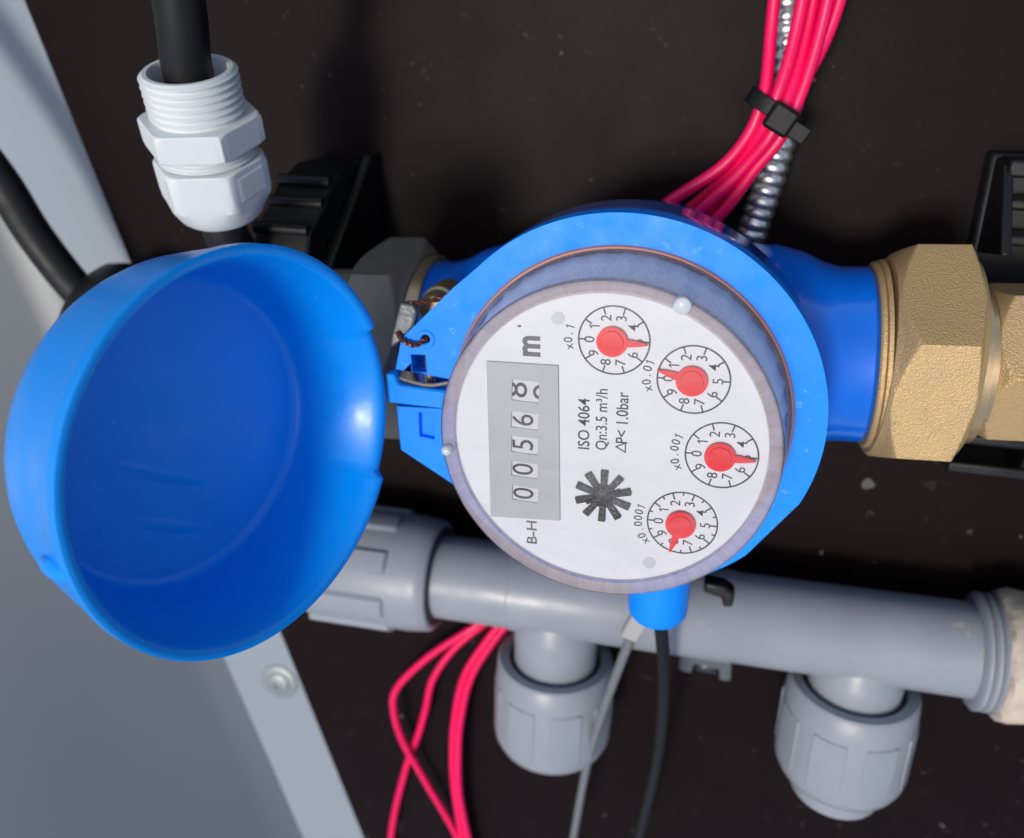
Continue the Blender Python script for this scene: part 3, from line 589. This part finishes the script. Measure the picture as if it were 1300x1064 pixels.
# ------------------------------------------------------------------ grey PVC manifold
PZ = -79.0; PAX = V(1, 0.021, 0).normalized()
def pvp(x): return V(x, -91.0 + 0.021 * x, PZ)
man = thing('pvc_manifold', 'grey plastic pipe with two downward branches below the meter', 'pipe', (20, -91, -100))
bm = bmesh.new(); lathe(bm, pvp(0), PAX, [(0, -66), (13.9, -66), (13.9, -36), (14.35, -35.6), (14.35, 34), (14.0, 34.5), (14.0, 104), (0, 104)], 72); finish(bm, 'main_pipe', 'pvc', man)
for cx, ry in ((-21.5, -117), (73.0, -107)):
    c = V(cx, pvp(cx).y, PZ)
    bm = bmesh.new(); lathe(bm, c, (0, -1, 0), [(0, 3), (11.5, 3), (13.9, 11), (14.2, 14), (13.9, 20), (13.9, 60), (0, 60)], 60); finish(bm, 'branch_pipe', 'pvc', man)
    h0 = c.y - ry; ln = 34
    def grip(a, i, r, h): return (r + (0.55 if (math.degrees(a) % 45) < 22 and i in (5, 6) else 0), h)
    bm = bmesh.new(); lathe(bm, c, (0, -1, 0), [(14.9, h0 + 5), (15.3, h0 + .6), (15.9, h0), (18.7, h0), (19.5, h0 + 1.0), (19.9, h0 + 8), (20.2, h0 + ln - 6), (20.0, h0 + ln - 3), (18.6, h0 + ln), (17, h0 + ln + 1), (14.9, h0 + ln + 1)], 96, close=True)
    so = finish(bm, 'socket', 'pvc', man, angle=40)
    bm = bmesh.new(); lathe(bm, c, (0, -1, 0), [(13.8, h0 + 1.2), (15.4, h0 + 1.2), (15.4, h0 + 3), (13.8, h0 + 3)], 60, close=True); finish(bm, 'seal_ring', 'pvc_dark', so)
    for k in range(8):
        a = math.radians(22 + 45 * k); n_ = V(math.cos(a), 0, math.sin(a)); t_ = V(-math.sin(a), 0, math.cos(a))
        bm = bmesh.new(); vs = []
        for (w, hh, q) in ((-5.2, h0 + 9, 0), (5.2, h0 + 9, 0), (5.2, h0 + ln - 5, 0), (-5.2, h0 + ln - 5, 0)):
            for r in (17.5, 0):
                aa = math.atan2(w, 19.9); rr = 17.5 if r else 20.45
                vs.append(bm.verts.new(c + V(math.cos(a + aa), 0, math.sin(a + aa)) * rr + V(0, -hh, 0)))
        mid = []
        for hh in (h0 + 9, h0 + ln - 5): mid.append(bm.verts.new(c + n_ * 20.45 + V(0, -hh, 0)))
        # 0 bottom-in,1 top-out pairs
        bm.faces.new((vs[1], mid[0], mid[1], vs[7])); bm.faces.new((mid[0], vs[3], vs[5], mid[1]))
        bm.faces.new((vs[0], vs[1], vs[7], vs[6])); bm.faces.new((vs[2], vs[4], vs[5], vs[3]))
        bm.faces.new((vs[0], vs[2], vs[3], mid[0], vs[1])); bm.faces.new((vs[6], vs[7], mid[1], vs[5], vs[4]))
        finish(bm, 'grip_rib', 'pvc', so, bevel=.35)
    bm = bmesh.new(); lathe(bm, c, (0, -1, 0), [(0, h0 + ln - 6), (15.0, h0 + ln - 6), (15.0, h0 + ln - .8), (0, h0 + ln - .8)], 60); finish(bm, 'end_cap', 'pvc_dark', so)
uni = thing('pipe_coupling', 'grey plastic coupling nut with raised grips partly behind the blue lid', 'pipe fitting', (-83, -93, -100))
bm = bmesh.new(); lathe(bm, pvp(0), -PAX, [(14.2, 62), (17.6, 62), (18.6, 63), (19.0, 66), (19.4, 70), (19.4, 104), (18.4, 106), (14.2, 106)], 96, close=True); un_b = finish(bm, 'nut_body', 'pvc', uni, angle=40)
for k in range(8):
    a = math.radians(6 + 45 * k); pts = []
    bm = bmesh.new(); rows = []
    for x in (-104, -76, -75):
        row = []
        for j in range(7):
            aa = a + math.radians(-13 + 26 * j / 6); rr = 20.6 if x != -75 else 19.2
            if j in (0, 6): rr = 19.1
            row.append(bm.verts.new(pvp(x) + V(0, math.cos(aa), math.sin(aa)) * rr))
        rows.append(row)
    for A_, B_ in zip(rows, rows[1:]):
        for j in range(6): bm.faces.new((A_[j], A_[j + 1], B_[j + 1], B_[j]))
    finish(bm, 'grip_rib', 'pvc', uni)
bm = bmesh.new(); lathe(bm, pvp(0), -PAX, [(0, 104), (14.2, 104), (14.2, 150), (0, 150)], 48); finish(bm, 'stub_pipe', 'pvc', uni)
bm = bmesh.new(); lathe(bm, pvp(0), -PAX, [(13.8, 61.6), (16.4, 61.6), (16.4, 62.6), (13.8, 62.6)], 48, close=True); finish(bm, 'seal_ring', 'pvc_dark', uni)
un = thing('pipe_coupling', 'grooved grey pipe end wrapped in beige thread tape at the right edge', 'pipe fitting', (112, -88, -100))
prf = [(13.9, 102.5)]
for j in range(3): prf += [(16.6, 103 + j * 2.3), (17.2, 103.6 + j * 2.3), (17.2, 104.4 + j * 2.3), (15.6, 104.9 + j * 2.3)]
prf += [(15.6, 110.5), (13.9, 110.5)]
bm = bmesh.new(); lathe(bm, pvp(0), PAX, prf, 72, close=True); finish(bm, 'grooved_collar', 'pvc', un)
bm = bmesh.new(); lathe(bm, pvp(0), PAX, [(0, 108.5), (17.4, 108.5), (18.6, 109.5), (19.0, 112), (18.4, 118), (19.4, 124), (18.6, 150), (0, 150)], 72, mod=lambda a, i, r, h: (r + .35 * math.sin(7 * a + i) + .2 * math.sin(17 * a + 2 * i), h)); finish(bm, 'thread_tape', 'beige', un)
bm = bmesh.new(); lathe(bm, pvp(0), PAX, [(18.2, 120.6), (20.6, 120.8), (21.0, 122.4), (20.6, 124.2), (18.2, 124.4)], 72, close=True); finish(bm, 'lock_ring', 'pvc', un)

# ------------------------------------------------------------------ lower red wires, sensor leads, small clips
pw = [([V(-30, -100, -97), V(-47, -116, -95), V(-56, -123, -92), V(-72, -138, -91), V(-84.5, -155, -91), V(-86, -167, -91), V(-83.0, -182, -92), V(-75, -200, -93), V(-58, -240, -95), V(-40, -310, -95)], 'left red wire looping under the grey pipe'),
      ([V(-28, -96, -97), V(-48, -119, -97), V(-62, -134, -95), V(-70.4, -149, -93), V(-74, -165, -94), V(-78.2, -181, -95.5), V(-84, -200, -96), V(-92, -240, -96.5), V(-98, -310, -96.5)], 'middle red wire crossing behind the looped one under the pipe'),
      ([V(-26, -96, -97), V(-42, -116, -95), V(-51, -130, -93), V(-58, -145, -92), V(-61.6, -165, -92), V(-62.6, -184, -92), V(-62, -205, -93), V(-58, -240, -94), V(-50, -310, -94)], 'left strand of the red wire pair nearest the grey branch'),
      ([V(-24, -96, -97), V(-38.5, -114, -94), V(-47.6, -128, -92), V(-55, -144, -91), V(-59.0, -165, -91), V(-60.0, -184, -91), V(-59.6, -205, -92), V(-55, -240, -94), V(-46, -310, -94)], 'right strand of the red wire pair nearest the grey branch')]
for pts, lb in pw: tag(wire('electrical_wire', pts, 1.42, 'pink'), lb, 'wire', 'red wires below the grey pipe')
sl = thing('sensor_lead', 'thin grey lead with ivory plug hanging below the blue boss', 'cable', (6, -80, -60))
bm = bmesh.new(); box(bm, (-2.6, -9, -1.9), (2.6, 6, 1.9), Matrix.Translation(V(7.2, -72, -44)) @ Matrix.Rotation(math.radians(-16), 4, 'Z') @ Matrix.Rotation(math.radians(24), 4, 'X')); finish(bm, 'plug', 'conn', sl, bevel=.7)
wire('lead', [V(6.0, -76, -46), V(4.9, -83, -49), V(2.5, -95, -53), V(-1.4, -115.5, -60), V(-5.3, -138, -66), V(-8.0, -158, -70), V(-12, -200, -80)], 1.45, 'lead', sl)
c = wire('black_cable', [V(12.8, -52, -32), V(13.2, -64, -37), V(14.3, -80, -46), V(15.6, -99, -55), V(16.2, -125, -63), V(15.2, -152, -70), V(11, -200, -80)], 1.9, 'cable'); tag(c, 'thin black sensor cable hanging below the blue boss', 'cable')
cc = thing('cable_clip', 'small smoky clear clip on the board below the grey pipe', 'clip', (28, -122, -100))
bm = bmesh.new(); prism(bm, [(19.5, -116), (37, -117.5), (37.4, -125.5), (33.5, -126), (33, -121.5), (24.5, -121), (24, -125.2), (19.6, -124.5)], -99.9, -91.5); finish(bm, 'shell', 'smoke', cc, bevel=.8)
bm = bmesh.new(); box(bm, (25.2, -125, -99.8), (32.4, -121.8, -93)); finish(bm, 'tongue', 'clip_clear', cc, bevel=.6)
bc = thing('cable_clip', 'small black clip on top of the grey pipe beside the blue boss', 'clip', (32, -74, -64))
bm = bmesh.new(); prism(bm, [(24, -67.5), (30, -68), (33, -70), (32.8, -74.5), (30, -75), (29.4, -72), (24, -71)], -66, -60.5); finish(bm, 'jaw', 'black_pl', bc, bevel=.9)

# drop helper data that only served the building
for o in bpy.data.objects:
    if '_w' in o: del o['_w']
